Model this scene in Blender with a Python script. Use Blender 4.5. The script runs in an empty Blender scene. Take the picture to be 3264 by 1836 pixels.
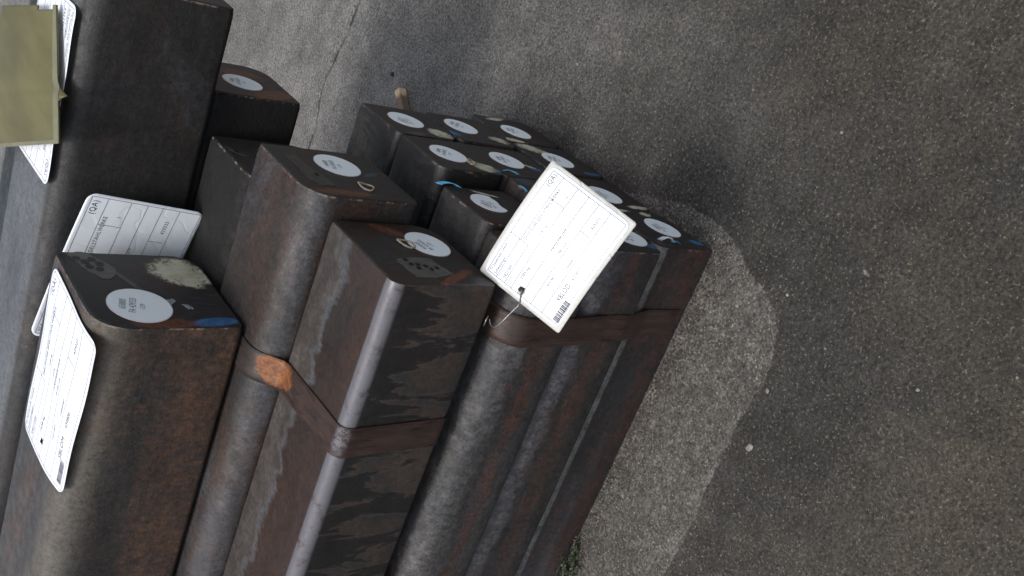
import bpy, bmesh, math, random
from mathutils import Vector, Matrix, noise
random.seed(7)
sc = bpy.context.scene
COL = sc.collection
R = math.radians
H = 1.236                                   # lens height above the ground

# ------------------------------------------------------------------ camera
cam_d = bpy.data.cameras.new('camera'); cam = bpy.data.objects.new('camera', cam_d); COL.objects.link(cam)
cam_d.sensor_width = 36.0; cam_d.lens = 36.0*3130/3264
cam_d.clip_start = 0.02; cam_d.clip_end = 600
cx = Vector((0.34113, -0.56569, -0.75075)).normalized()
lk = Vector((-0.36585, 0.65579, -0.66038)).normalized()
cy = (-lk).cross(cx).normalized(); cx = cy.cross(-lk).normalized()
m = Matrix((cx, cy, -lk)).transposed().to_4x4(); m.translation = Vector((0, 0, H))
cam.matrix_world = m
sc.camera = cam

# ------------------------------------------------------------------ light
SUN = Vector((-0.10, -0.29, 0.95)).normalized()
w = bpy.data.worlds.new('World'); sc.world = w; w.use_nodes = True
nt = w.node_tree; nt.nodes.clear()
sky = nt.nodes.new('ShaderNodeTexSky'); sky.sky_type = 'NISHITA'; sky.sun_disc = False
sky.sun_elevation = math.asin(SUN.z); sky.sun_rotation = math.atan2(SUN.x, SUN.y)
sky.dust_density = 4.0; sky.air_density = 1.0; sky.ozone_density = 1.0
hs = nt.nodes.new('ShaderNodeHueSaturation'); hs.inputs['Saturation'].default_value = 0.50
bg = nt.nodes.new('ShaderNodeBackground'); bg.inputs['Strength'].default_value = 0.125
wo = nt.nodes.new('ShaderNodeOutputWorld')
nt.links.new(sky.outputs[0], hs.inputs['Color']); nt.links.new(hs.outputs[0], bg.inputs[0]); nt.links.new(bg.outputs[0], wo.inputs[0])
sl = bpy.data.lights.new('sun', 'SUN'); sl.energy = 1.15; sl.angle = R(13); sl.color = (1.0, 0.965, 0.92)
so = bpy.data.objects.new('sun', sl); COL.objects.link(so)
so.rotation_euler = SUN.to_track_quat('Z', 'Y').to_euler(); so.location = (0, 0, 5)
sc.view_settings.view_transform = 'Standard'; sc.view_settings.look = 'None'
sc.view_settings.exposure = 0.75; sc.view_settings.gamma = 1.0; sc.view_settings.use_curve_mapping = False

# ------------------------------------------------------------------ node helpers
class N:
    def __init__(s, name):
        s.m = bpy.data.materials.new(name); s.m.use_nodes = True
        s.t = s.m.node_tree; s.n = s.t.nodes; s.l = s.t.links
        s.b = s.n['Principled BSDF']
        s.out = s.n['Material Output']
    def new(s, k, **kw):
        x = s.n.new(k)
        for a, v in kw.items(): setattr(x, a, v)
        return x
    def put(s, inp, v):
        if v is None: return
        if hasattr(v, 'links') or hasattr(v, 'is_linked'): s.l.new(v, inp)
        else: inp.default_value = v
    def coord(s, off=(0, 0, 0), scale=(1, 1, 1), kind='Object'):
        tc = s.new('ShaderNodeTexCoord'); mp = s.new('ShaderNodeMapping')
        s.l.new(tc.outputs[kind], mp.inputs[0])
        mp.inputs['Location'].default_value = off; mp.inputs['Scale'].default_value = scale
        return mp.outputs[0]
    def noise(s, vec, scale, detail=4, rough=0.55, dist=0.0):
        x = s.new('ShaderNodeTexNoise'); s.l.new(vec, x.inputs['Vector'])
        x.inputs['Scale'].default_value = scale; x.inputs['Detail'].default_value = detail
        x.inputs['Roughness'].default_value = rough; x.inputs['Distortion'].default_value = dist
        return x.outputs[0]
    def voro(s, vec, scale, feature='F1', rnd=1.0):
        x = s.new('ShaderNodeTexVoronoi', feature=feature); s.l.new(vec, x.inputs['Vector'])
        x.inputs['Scale'].default_value = scale; x.inputs['Randomness'].default_value = rnd
        return x.outputs['Distance']
    def rng(s, v, a, b, c=0.0, d=1.0, smooth=True):
        x = s.new('ShaderNodeMapRange'); x.interpolation_type = 'SMOOTHSTEP' if smooth else 'LINEAR'
        s.l.new(v, x.inputs[0])
        for i, q in zip((1, 2, 3, 4), (a, b, c, d)): x.inputs[i].default_value = q
        return x.outputs[0]
    def math(s, op, a, b=None, clamp=False):
        x = s.new('ShaderNodeMath', operation=op); x.use_clamp = clamp
        s.put(x.inputs[0], a)
        if b is not None: s.put(x.inputs[1], b)
        return x.outputs[0]
    def mix(s, f, a, b, mode='MIX'):
        x = s.new('ShaderNodeMix', data_type='RGBA', blend_type=mode)
        s.put(x.inputs[0], f)
        for i, v in ((6, a), (7, b)):
            if isinstance(v, tuple): x.inputs[i].default_value = (*v, 1) if len(v) == 3 else v
            else: s.l.new(v, x.inputs[i])
        return x.outputs[2]
    def bump(s, h, strength, dist, prev=None):
        x = s.new('ShaderNodeBump'); s.l.new(h, x.inputs['Height'])
        x.inputs['Strength'].default_value = strength; x.inputs['Distance'].default_value = dist
        if prev is not None: s.l.new(prev, x.inputs['Normal'])
        return x.outputs[0]
    def finish(s, col=None, rough=None, metal=None, normal=None, spec=None):
        if col is not None: s.put(s.b.inputs['Base Color'], (*col, 1) if isinstance(col, tuple) else col)
        s.put(s.b.inputs['Roughness'], rough); s.put(s.b.inputs['Metallic'], metal)
        s.put(s.b.inputs['Specular IOR Level'], spec)
        if normal is not None: s.l.new(normal, s.b.inputs['Normal'])
        return s.m

def simple(name, col, rough=0.5, metal=0.0, var=0.25, scale=60, bump=0.0):
    n = N(name); c = n.coord()
    v = n.noise(c, scale, 4, 0.6)
    f = n.rng(v, 0.3, 0.7)
    dark = tuple(x*(1-var) for x in col)
    nm = n.bump(v, bump, 0.002) if bump else None
    return n.finish(n.mix(f, dark, col), rough, metal, nm)

def steel(name, seed, base=(0.024, 0.023, 0.024), brown=(0.042, 0.027, 0.021), rust=0.5, orange=0.1, blue=0.3, wet=0.0, sheen=0.44, pit=0.35, brownamt=0.5, edge=None, top=None, rustcol=(0.062, 0.024, 0.016), olive=None, bands=()):
    """hot rolled bar skin: mill scale, brown bloom, rust flecks, pale water film, damp tongues, worn bevel with painted sheen, grey top with sky reflection painted in"""
    n = N(name)
    off = (seed*3.17, seed*1.91, seed*2.53)
    raw = n.coord(); sep = n.new('ShaderNodeSeparateXYZ'); n.l.new(raw, sep.inputs[0]); X, Y, Z_ = sep.outputs
    c = n.coord(off); cs = n.coord(off, (0.45, 1, 1)); ct = n.coord(off, (1.35, 0.85, 0.85))
    big = n.noise(cs, 8, 7, 0.68, 0.5)
    col = n.mix(n.rng(big, 0.60-0.3*brownamt, 0.76-0.2*brownamt), base, brown)
    mott = n.noise(c, 45, 8, 0.75)
    col = n.mix(n.rng(mott, 0.38, 0.66, 0, 0.75), col, tuple(x*0.45 for x in base))
    if olive:
        ol = n.math('MULTIPLY', n.rng(n.math('SUBTRACT', Z_, n.math('MULTIPLY', Y, 0.9)), olive[0], olive[1]), n.rng(n.noise(c, 16, 6, 0.65), 0.25, 0.6, 0.45, 1.0))
        col = n.mix(n.math('MULTIPLY', ol, 0.9), col, (0.080, 0.072, 0.058))
    film = n.math('MULTIPLY', n.rng(n.noise(cs, 5.5, 6, 0.62, 0.8), 0.60-0.22*blue, 0.74-0.12*blue), n.rng(mott, 0.3, 0.6, 0.25, 1.0))
    col = n.mix(n.math('MULTIPLY', film, min(0.9, 0.35+blue*0.5)), col, (0.062, 0.066, 0.076))
    rn = n.noise(ct, 34, 9, 0.80, 0.25); rb = n.noise(cs, 6, 5, 0.6)
    rm = n.math('MULTIPLY', n.rng(rn, 0.62-0.2*rust, 0.76-0.16*rust), n.rng(rb, 0.60-0.3*rust, 0.78-0.3*rust))
    col = n.mix(n.math('MULTIPLY', rm, 0.65), col, rustcol)
    on = n.math('MULTIPLY', n.rng(n.noise(ct, 70, 8, 0.8), 0.57, 0.72), n.rng(n.noise(cs, 9, 5, 0.65), 0.66-0.35*orange, 0.78-0.25*orange))
    col = n.mix(n.math('MULTIPLY', on, 0.60), col, (0.145, 0.060, 0.026))
    for bi, (zc, hw, bc, st) in enumerate(bands):
        jn = n.noise(n.coord((seed+bi*3, 1, bi*2), (0.5, 1, 1)), 28, 7, 0.72)
        dz = n.math('ABSOLUTE', n.math('SUBTRACT', n.math('ADD', Z_, n.math('MULTIPLY', n.math('SUBTRACT', jn, 0.5), hw*4.2)), zc))
        bm_ = n.math('MULTIPLY', n.rng(dz, hw*0.55, hw*1.25, 1, 0), n.rng(Y, 0.050, 0.060, 1, 0))
        bm_ = n.math('MULTIPLY', bm_, n.math('MULTIPLY', n.rng(n.noise(ct, 75, 8, 0.85), 0.38, 0.60, 0.10, 1), n.rng(n.noise(n.coord((bi*5, seed, 2)), 13, 6, 0.7), 0.36, 0.56, 0.30, 1)))
        col = n.mix(n.math('MULTIPLY', bm_, st), col, n.mix(n.rng(mott, 0.36, 0.64), bc, tuple(x*0.6 for x in bc)))
    dk = n.noise(ct, 18, 7, 0.7, 0.4)
    col = n.mix(n.rng(dk, 0.58, 0.68, 0, 0.6), col, (0.011, 0.009, 0.009))
    fleck = n.math('MULTIPLY', n.rng(n.voro(c, 260), 0.05, 0.10, 0.35, 0.0), n.rng(n.noise(c, 30, 3, 0.6), 0.52, 0.7))
    col = n.mix(fleck, col, (0.22, 0.20, 0.18))
    if edge:  # grey edge strip: bevel wear plus corner sheen put into the colour
        ey, ez, ecol = edge
        em = n.math('MULTIPLY', n.rng(n.math('ADD', Y, n.math('MULTIPLY', n.math('SUBTRACT', big, 0.5), 0.012)), ey-0.002, ey+0.002, 1, 0), n.rng(Z_, ez-0.002, ez+0.003))
        em = n.math('MULTIPLY', em, n.rng(n.noise(ct, 22, 6, 0.7), 0.30, 0.46, 0.35, 1))
        col = n.mix(n.math('MULTIPLY', em, 0.85), col, n.mix(n.rng(mott, 0.35, 0.65), ecol, tuple(x*0.45 for x in ecol)))
    if top:  # lighter grey top face paints in the sky's reflection
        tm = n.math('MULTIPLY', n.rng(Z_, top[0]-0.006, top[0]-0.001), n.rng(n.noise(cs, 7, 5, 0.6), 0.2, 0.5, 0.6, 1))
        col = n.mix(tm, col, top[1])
    bur = n.math('MULTIPLY', n.rng(X, -0.0035, -0.0012), n.rng(n.noise(c, 60, 5, 0.75), 0.50, 0.60))
    col = n.mix(n.math('MULTIPLY', bur, 0.7), col, (0.20, 0.155, 0.125))
    gr = n.math('MULTIPLY', n.rng(n.noise(ct, 130, 6, 0.8), 0.32, 0.68, 0.55, 1.5, False), n.rng(n.noise(cs, 14, 6, 0.7), 0.3, 0.7, 0.75, 1.28, False))
    sv_ = n.new('ShaderNodeVectorMath', operation='SCALE'); n.l.new(col, sv_.inputs[0]); n.l.new(gr, sv_.inputs['Scale']); col = sv_.outputs[0]
    pt = n.math('MULTIPLY', n.rng(n.voro(ct, 85), 0.10, 0.22, 1, 0), n.rng(n.noise(c, 24, 4, 0.6), 0.45, 0.6))
    col = n.mix(n.math('MULTIPLY', pt, 0.6), col, (0.010, 0.008, 0.008))
    rgh = n.rng(mott, 0.3, 0.7, sheen-0.06, sheen+0.18)
    rgh = n.math('ADD', rgh, n.math('MULTIPLY', rm, 0.18))
    if wet > 0:
        wn = n.noise(n.coord(off, (1.7, 1, 1.0)), 9, 7, 0.62, 0.8)
        wm = n.rng(wn, 0.60-0.22*wet, 0.625-0.22*wet)
        col = n.mix(n.math('MULTIPLY', wm, 0.8), col, (0.008, 0.008, 0.009))
        rgh = n.math('SUBTRACT', rgh, n.math('MULTIPLY', wm, 0.06))
    fine = n.noise(c, 380, 4, 0.75); mid = n.noise(c, 110, 6, 0.75)
    nm = n.bump(n.noise(cs, 22, 4, 0.55), 0.4, 0.005)
    nm = n.bump(mid, min(1, pit*1.5), 0.0022, nm)
    nm = n.bump(fine, 0.5, 0.0008, nm)
    return n.finish(col, rgh, 0.05, nm, 0.42)

def sawn(name, seed, patches=(), brown=0.3):
    """sawn end face; patches = (kind, y, z, ry, rz, angle) in metres from the root"""
    n = N(name)
    off = (seed*2.1, seed*3.3, seed*1.7)
    raw = n.coord(); c = n.coord(off)
    grain = n.noise(n.coord(off, (1, 4.0, 0.6)), 70, 5, 0.65)
    big = n.noise(c, 13, 5, 0.6, 0.7)
    col = n.mix(n.rng(grain, 0.35, 0.7), (0.021, 0.020, 0.020), (0.042, 0.039, 0.038))
    col = n.mix(n.rng(big, 0.55-0.2*brown, 0.72-0.2*brown, 0, 0.85), col, (0.040, 0.022, 0.017))
    scr = n.rng(n.noise(n.coord(off, (1, 26, 3)), 30, 2, 0.5), 0.66, 0.74, 0, 0.30)
    col = n.mix(scr, col, (0.16, 0.15, 0.14))
    rgh = n.rng(grain, 0.3, 0.7, 0.42, 0.62)
    sep = n.new('ShaderNodeSeparateXYZ'); n.l.new(raw, sep.inputs[0])
    wob = n.noise(c, 42, 5, 0.7); wob2 = n.noise(n.coord((seed*5, 3, 1)), 160, 4, 0.7)
    for kind, py, pz, ry, rz, ang in patches:
        dy = n.math('SUBTRACT', sep.outputs[1], py); dz = n.math('SUBTRACT', sep.outputs[2], pz)
        ca, sa = math.cos(R(ang)), math.sin(R(ang))
        u = n.math('ADD', n.math('MULTIPLY', dy, ca/ry), n.math('MULTIPLY', dz, sa/ry))
        v = n.math('ADD', n.math('MULTIPLY', dy, -sa/rz), n.math('MULTIPLY', dz, ca/rz))
        d = n.math('SQRT', n.math('ADD', n.math('MULTIPLY', u, u), n.math('MULTIPLY', v, v)))
        d = n.math('ADD', d, n.math('MULTIPLY', n.math('SUBTRACT', wob, 0.5), 1.0))
        if kind == 'cream':
            mk = n.rng(d, 0.75, 1.08, 1.0, 0.0)
            crud = n.math('MULTIPLY', n.rng(wob2, 0.50, 0.60), n.rng(d, 0.45, 0.85))
            pc = n.mix(n.rng(wob, 0.35, 0.65), (0.56, 0.55, 0.42), (0.42, 0.39, 0.27))
            pc = n.mix(crud, pc, (0.045, 0.032, 0.022))
            col = n.mix(mk, col, pc)
        elif kind == 'blue':
            mk = n.rng(d, 0.80, 1.05, 1.0, 0.0)
            mk = n.math('MULTIPLY', mk, n.rng(wob2, 0.30, 0.46, 0.25, 1.0))
            col = n.mix(mk, col, n.mix(n.rng(wob, 0.4, 0.6), (0.03, 0.10, 0.22), (0.05, 0.16, 0.33)))
        elif kind == 'orange':
            mk = n.rng(d, 0.7, 1.05, 0.85, 0.0)
            col = n.mix(mk, col, n.mix(n.rng(wob2, 0.4, 0.6), (0.16, 0.062, 0.028), (0.10, 0.038, 0.02)))
        elif kind == 'grey':
            mk = n.rng(d, 0.8, 1.0, 0.75, 0.0)
            col = n.mix(mk, col, (0.08, 0.076, 0.068))
        elif kind == 'teal':
            mk = n.rng(d, 0.3, 1.1, 0.6, 0.0)
            col = n.mix(mk, col, (0.05, 0.10, 0.13))
    nm = n.bump(grain, 0.25, 0.001); nm = n.bump(wob2, 0.25, 0.0008, nm)
    return n.finish(col, rgh, 0.1, nm, 0.45)

M = {}
def paper(name, col, gloss, grime=0.35):
    n = N(name); c = n.coord()
    a = n.noise(c, 26, 5, 0.65, 0.5); b = n.noise(c, 170, 4, 0.7)
    cc = n.mix(n.rng(a, 0.48, 0.75, 0, grime), col, tuple(x*0.78 for x in col))
    cc = n.mix(n.rng(n.voro(c, 120), 0.03, 0.055, 0.5*grime, 0.0), cc, (0.25, 0.22, 0.19))
    cr = n.math('ABSOLUTE', n.math('SUBTRACT', n.noise(c, 11, 2, 0.5, 0.3), 0.5))
    cc = n.mix(n.rng(cr, 0.0, 0.006, 0.28*grime, 0), cc, (0.3, 0.3, 0.31))
    nm = n.bump(n.noise(c, 14, 3, 0.5), 0.18+0.3*grime, 0.004); nm = n.bump(n.rng(cr, 0, 0.02), 0.5*grime, 0.002, nm); nm = n.bump(b, 0.06, 0.0005, nm)
    return n.finish(cc, n.rng(a, 0.35, 0.7, gloss, gloss+0.12), 0, nm, 0.55)
M['sticker'] = paper('sticker_film', (0.84, 0.90, 0.92), 0.40, 0.10)
M['card'] = paper('tag_card', (0.74, 0.78, 0.83), 0.34, 0.25)
M['card_used'] = paper('tag_card_grimy', (0.72, 0.75, 0.80), 0.26, 0.5)
M['sleeve'] = paper('plastic_sleeve', (0.48, 0.48, 0.45), 0.62, 0.8)
M['ink'] = simple('printer_ink', (0.035, 0.03, 0.045), 0.85, 0, 0.1)
M['ink_pale'] = simple('pale_printer_ink', (0.11, 0.10, 0.13), 0.85, 0, 0.1)
M['sticker_ink'] = simple('sticker_ink', (0.12, 0.10, 0.13), 0.5, 0, 0.1)
M['sticker_rim'] = simple('sticker_rim', (0.74, 0.71, 0.71), 0.5, 0, 0.1)
M['wire'] = simple('bright_wire', (0.26, 0.26, 0.27), 0.30, 0.9, 0.3, 120)
M['yellow'] = None
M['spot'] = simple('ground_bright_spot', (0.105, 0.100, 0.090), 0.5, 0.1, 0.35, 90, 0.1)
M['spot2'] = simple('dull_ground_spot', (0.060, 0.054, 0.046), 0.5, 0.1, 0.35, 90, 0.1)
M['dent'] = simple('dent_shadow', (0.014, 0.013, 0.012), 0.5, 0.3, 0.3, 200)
M['ring'] = simple('cream_glue', (0.48, 0.40, 0.30), 0.55, 0, 0.55, 160)
M['blueflake'] = simple('blue_paint_flake', (0.07, 0.30, 0.50), 0.35, 0, 0.3, 140)
M['whiteflake'] = simple('white_flake', (0.62, 0.66, 0.68), 0.4, 0, 0.25, 140)
M['greyflake'] = simple('grey_flake', (0.27, 0.29, 0.31), 0.4, 0, 0.25, 140)
n = N('yellowed_card'); c = n.coord()
a = n.noise(n.coord((0, 0, 0), (1, 0.35, 1)), 12, 4, 0.6)
col = n.mix(n.rng(a, 0.3, 0.7), (0.066, 0.058, 0.018), (0.110, 0.100, 0.036))
col = n.mix(n.rng(n.voro(c, 160), 0.03, 0.06, 0.5, 0.0), col, (0.07, 0.06, 0.03))
nm = n.bump(n.noise(c, 10, 3, 0.5), 0.25, 0.006)
M['yellow'] = n.finish(col, 0.5, 0, nm, 0.35)
M['yellow_edge'] = simple('pale_yellow_edge', (0.15, 0.145, 0.085), 0.55, 0, 0.25, 50)
def strapmat(name, seed, patch=None, worn=None):
    n = N(name); c = n.coord((seed, 0, 0), (1, 1, 1)); raw = n.coord()
    a = n.noise(n.coord((seed, 1, 0), (3.0, 0.7, 0.7)), 26, 6, 0.7, 0.4)
    col = n.mix(n.rng(a, 0.35, 0.68), (0.026, 0.016, 0.013), (0.046, 0.025, 0.019))
    col = n.mix(n.rng(n.noise(c, 7, 4, 0.6), 0.5, 0.66, 0, 0.6), col, (0.024, 0.022, 0.023))
    dk = n.rng(n.noise(n.coord((seed, 4, 0), (5.5, 0.8, 0.8)), 22, 6, 0.75, 0.5), 0.56, 0.62, 0, 0.9)
    col = n.mix(dk, col, (0.010, 0.007, 0.007))
    if patch:
        sep = n.new('ShaderNodeVectorMath', operation='DISTANCE'); n.l.new(n.coord((0, 0, 0), (.85, .62, .62)), sep.inputs[0]); sep.inputs[1].default_value = (patch[0]*.85, patch[1]*.62, patch[2]*.62)
        d = n.math('ADD', sep.outputs['Value'], n.math('MULTIPLY', n.math('SUBTRACT', n.noise(c, 60, 6, 0.75), 0.5), 0.022))
        pc = n.mix(n.rng(n.noise(c, 130, 5, 0.7), 0.35, 0.65), (0.105, 0.034, 0.011), (0.22, 0.080, 0.022))
        col = n.mix(n.rng(d, 0.017, 0.022, 1, 0), col, pc)
    if worn:
        sw = n.new('ShaderNodeVectorMath', operation='DISTANCE'); n.l.new(n.coord((0, 0, 0), (.35, 1, 1)), sw.inputs[0]); sw.inputs[1].default_value = (worn[0]*.35, worn[1], worn[2])
        wd = n.math('ADD', sw.outputs['Value'], n.math('MULTIPLY', n.math('SUBTRACT', n.noise(c, 90, 6, 0.8), 0.5), 0.020))
        col = n.mix(n.rng(wd, 0.006, 0.013, 0.85, 0), col, n.mix(n.rng(n.noise(c, 160, 4, 0.7), 0.42, 0.55), (0.03, 0.026, 0.028), (0.11, 0.105, 0.118)))
    nm = n.bump(a, 0.6, 0.003)
    return n.finish(col, n.rng(a, 0.3, 0.7, 0.42, 0.62), 0.1, nm, 0.45)

# ------------------------------------------------------------------ object helpers
def mesh_obj(name, verts, faces, mat, parent=None, loc=(0, 0, 0), smooth=False):
    me = bpy.data.meshes.new(name); me.from_pydata([tuple(v) for v in verts], [], faces); me.update()
    if smooth:
        for p in me.polygons: p.use_smooth = True
    o = bpy.data.objects.new(name, me); COL.objects.link(o)
    if mat is not None: me.materials.append(mat)
    if parent is not None: o.parent = parent
    o.location = loc
    return o
def tag(o, label, cat, group=None, kind=None):
    o['label'] = label; o['category'] = cat
    if group: o['group'] = group
    if kind: o['kind'] = kind
    return o
def tube(path, r, seg=8):
    vs, fs = [], []
    for i, p in enumerate(path):
        a = path[max(i-1, 0)]; b = path[min(i+1, len(path)-1)]
        t = (Vector(b)-Vector(a)).normalized()
        q = t.orthogonal().normalized() if i == 0 else (q - t*q.dot(t)).normalized()
        s = t.cross(q)
        for k in range(seg):
            an = 2*math.pi*k/seg
            vs.append(Vector(p)+q*math.cos(an)*r+s*math.sin(an)*r)
    for i in range(len(path)-1):
        for k in range(seg):
            fs.append((i*seg+k, i*seg+(k+1) % seg, (i+1)*seg+(k+1) % seg, (i+1)*seg+k))
    fs.append(tuple(range(seg))[::-1]); fs.append(tuple((len(path)-1)*seg+k for k in range(seg)))
    return vs, fs

_txt = {}
def text_geo(s):
    if s in _txt: return _txt[s]
    cu = bpy.data.curves.new('t', 'FONT'); cu.body = s; cu.size = 1.0; cu.resolution_u = 2; cu.space_character = 1.1
    o = bpy.data.objects.new('t', cu); COL.objects.link(o)
    dg = bpy.context.evaluated_depsgraph_get(); me = o.evaluated_get(dg).to_mesh()
    vs = [(v.co.x, v.co.y) for v in me.vertices]; fs = [tuple(p.vertices) for p in me.polygons]
    o.evaluated_get(dg).to_mesh_clear(); bpy.data.objects.remove(o); bpy.data.curves.remove(cu)
    _txt[s] = (vs, fs, max(v[0] for v in vs)); return _txt[s]

# ------------------------------------------------------------------ ground
def axis(a, b, st, lo, hi):
    xs = []; x = a
    while x < b: xs.append(x); x += st
    xs.append(b); g = st; x = b
    while x < hi: g *= 1.5; x += g; xs.append(min(x, hi))
    g = st; x = a; pre = []
    while x > lo: g *= 1.5; x -= g; pre.append(max(x, lo))
    return pre[::-1]+xs
XS = axis(-2.2, 0.6, 0.012, -150, 150); YS = axis(-0.1, 3.2, 0.012, -150, 150)
DRY = [(-0.45, 1.30), (-0.393, 1.037), (-0.37, .972), (-.359, .913), (-.36, .867), (-.369, .819), (-.392, .773), (-.408, .731), (-.425, .701),
       (-.454, .682), (-.495, .671), (-.525, .669), (-.574, .673), (-.617, .672), (-.686, .674), (-.766, .666), (-.854, .664), (-.897, .667), (-4, .66), (-4, 1.3)]
CRK = [(0.6, 1.93), (-.20, 2.02), (-.379, 2.045), (-.452, 2.053), (-.503, 2.069), (-.553, 2.081), (-.601, 2.093), (-.648, 2.093), (-.708, 2.073), (-.764, 2.078), (-1.2, 2.11), (-3, 2.2)]
def sdf(x, y):
    d = 1e9; ins = False; n_ = len(DRY)
    for i in range(n_):
        ax, ay = DRY[i]; bx, by = DRY[(i+1) % n_]
        dx, dy = bx-ax, by-ay; t = max(0, min(1, ((x-ax)*dx+(y-ay)*dy)/(dx*dx+dy*dy)))
        d = min(d, (x-ax-dx*t)**2+(y-ay-dy*t)**2)
        if (ay > y) != (by > y) and x < (bx-ax)*(y-ay)/(by-ay)+ax: ins = not ins
    d = math.sqrt(d); return d if ins else -d
def crk(x, y):
    for (ax, ay), (bx, by) in zip(CRK, CRK[1:]):
        if bx <= x <= ax: return y-(ay+(by-ay)*(x-ax)/(bx-ax))
    return 9.0
gv = []; dry = []; ck = []
for y in YS:
    for x in XS:
        near = -2.3 < x < 0.7 and 0 < y < 3.3
        z = (noise.noise(Vector((x*9, y*9, 0)))*0.0012+noise.noise(Vector((x*38, y*38, 4)))*0.0007) if near else 0.0
        d = sdf(x, y) if (-2.3 < x < 0.2 and 0.3 < y < 1.6) else -1.0
        k = crk(x, y) if near else 9.0
        if abs(k) < 0.012: z -= 0.004*(1-abs(k)/0.012)
        gv.append((x, y, z)); dry.append(d); ck.append(k)
nx = len(XS)
gf = [(j*nx+i, j*nx+i+1, (j+1)*nx+i+1, (j+1)*nx+i) for j in range(len(YS)-1) for i in range(nx-1)]
n = N('weathered_concrete')
c = n.coord(); 
big = n.noise(c, 1.6, 4, 0.55, 0.3); med = n.noise(c, 9, 6, 0.65, 0.4); fine = n.noise(c, 120, 5, 0.75); sand = n.noise(c, 420, 4, 0.8)
sep = n.new('ShaderNodeSeparateXYZ'); n.l.new(c, sep.inputs[0])
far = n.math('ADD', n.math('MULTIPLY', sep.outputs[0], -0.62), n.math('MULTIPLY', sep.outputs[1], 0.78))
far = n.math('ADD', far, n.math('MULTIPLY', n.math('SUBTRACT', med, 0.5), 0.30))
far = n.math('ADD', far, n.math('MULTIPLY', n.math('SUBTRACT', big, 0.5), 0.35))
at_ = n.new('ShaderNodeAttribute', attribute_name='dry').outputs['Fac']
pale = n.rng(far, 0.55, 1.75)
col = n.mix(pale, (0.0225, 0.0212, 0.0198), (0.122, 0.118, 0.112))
brn_blotch = n.rng(n.noise(c, 2.3, 5, 0.6), 0.35, 0.65)  # random noise that breaks up the brown tone
brn = n.math('MULTIPLY', n.rng(sep.outputs[1], 0.30, 1.25, 1.0, 0.15), brn_blotch)
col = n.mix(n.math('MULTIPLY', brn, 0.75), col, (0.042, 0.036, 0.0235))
col = n.mix(n.rng(n.noise(c, 6, 6, 0.65, 0.5), 0.50, 0.72, 0, 0.28), col, (0.026, 0.025, 0.024))
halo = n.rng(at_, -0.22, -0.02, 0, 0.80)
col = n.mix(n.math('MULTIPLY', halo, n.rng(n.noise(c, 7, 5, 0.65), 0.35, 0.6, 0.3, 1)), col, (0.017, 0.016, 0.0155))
at = n.new('ShaderNodeAttribute', attribute_name='dry'); ac = n.new('ShaderNodeAttribute', attribute_name='crack')
dd = n.math('ADD', at.outputs['Fac'], n.math('MULTIPLY', n.math('SUBTRACT', n.noise(c, 24, 6, 0.62), 0.5), 0.022))
dm = n.rng(dd, -0.001, 0.003)
dcol = n.mix(n.rng(n.noise(c, 55, 7, 0.75), 0.40, 0.66), (0.054, 0.050, 0.046), (0.100, 0.095, 0.085))
dcol = n.mix(n.math('MULTIPLY', n.rng(n.voro(n.coord((3, 1, 0)), 75), 0.22, 0.42, 1, 0), n.rng(n.noise(c, 12, 4, 0.6), 0.42, 0.58, 0, 0.75)), dcol, (0.052, 0.048, 0.044))
col = n.mix(dm, col, dcol)
pits = n.math('MULTIPLY', n.rng(n.voro(c, 62), 0.14, 0.30, 1, 0), n.rng(n.noise(c, 17, 4, 0.6), 0.46, 0.60))
col = n.mix(n.math('MULTIPLY', pits, 0.45), col, (0.032, 0.031, 0.032))
g1 = n.noise(c, 230, 4, 0.7); g2 = n.noise(n.coord((7, 3, 1)), 210, 3, 0.7)
lum = n.math('MULTIPLY', n.rng(fine, 0.30, 0.70, 0.55, 1.5, False), n.rng(g1, 0.32, 0.68, 0.30, 1.75, False))
lum = n.math('MULTIPLY', lum, n.math('MULTIPLY', n.rng(n.noise(n.coord((5, 2, 0)), 22, 5, 0.7), 0.3, 0.7, 0.68, 1.32, False), n.rng(n.noise(n.coord((1, 8, 0)), 4, 5, 0.65), 0.3, 0.7, 0.66, 1.22, False)))
mm = n.new('ShaderNodeVectorMath', operation='SCALE'); n.l.new(col, mm.inputs[0]); n.l.new(lum, mm.inputs['Scale']); col = mm.outputs[0]
col = n.mix(n.rng(g2, 0.59, 0.65, 0, 0.95), col, n.mix(n.math('MAXIMUM', dm, pale), (0.115, 0.104, 0.074), (0.23, 0.22, 0.19)))
col = n.mix(n.rng(g2, 0.30, 0.39, 0.65, 0), col, (0.008, 0.0075, 0.007))
wsp = n.math('MULTIPLY', n.rng(n.noise(c, 14, 5, 0.7), 0.66, 0.73), n.rng(fine, 0.45, 0.6))
col = n.mix(n.math('MULTIPLY', wsp, 0.6), col, (0.26, 0.25, 0.23))
kk = n.math('ABSOLUTE', n.math('ADD', ac.outputs['Fac'], n.math('MULTIPLY', n.math('SUBTRACT', n.noise(c, 30, 5, 0.7), 0.5), 0.020)))
km = n.math('MULTIPLY', n.rng(kk, 0.0022, 0.0052, 1, 0), n.rng(n.noise(c, 9, 2, 0.5), 0.36, 0.50, 0.5, 1))
col = n.mix(n.math('MULTIPLY', km, 0.85), col, (0.016, 0.015, 0.014))
nm = n.bump(med, 0.3, 0.006); nm = n.bump(fine, 0.7, 0.004, nm); nm = n.bump(g1, 0.7, 0.0015, nm); nm = n.bump(g2, 0.6, 0.0012, nm)
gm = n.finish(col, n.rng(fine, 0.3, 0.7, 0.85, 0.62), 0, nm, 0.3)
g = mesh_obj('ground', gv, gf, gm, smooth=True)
g['kind'] = 'structure'; g['label'] = 'weathered grey concrete yard with a dry pale patch beside the steel'
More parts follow.
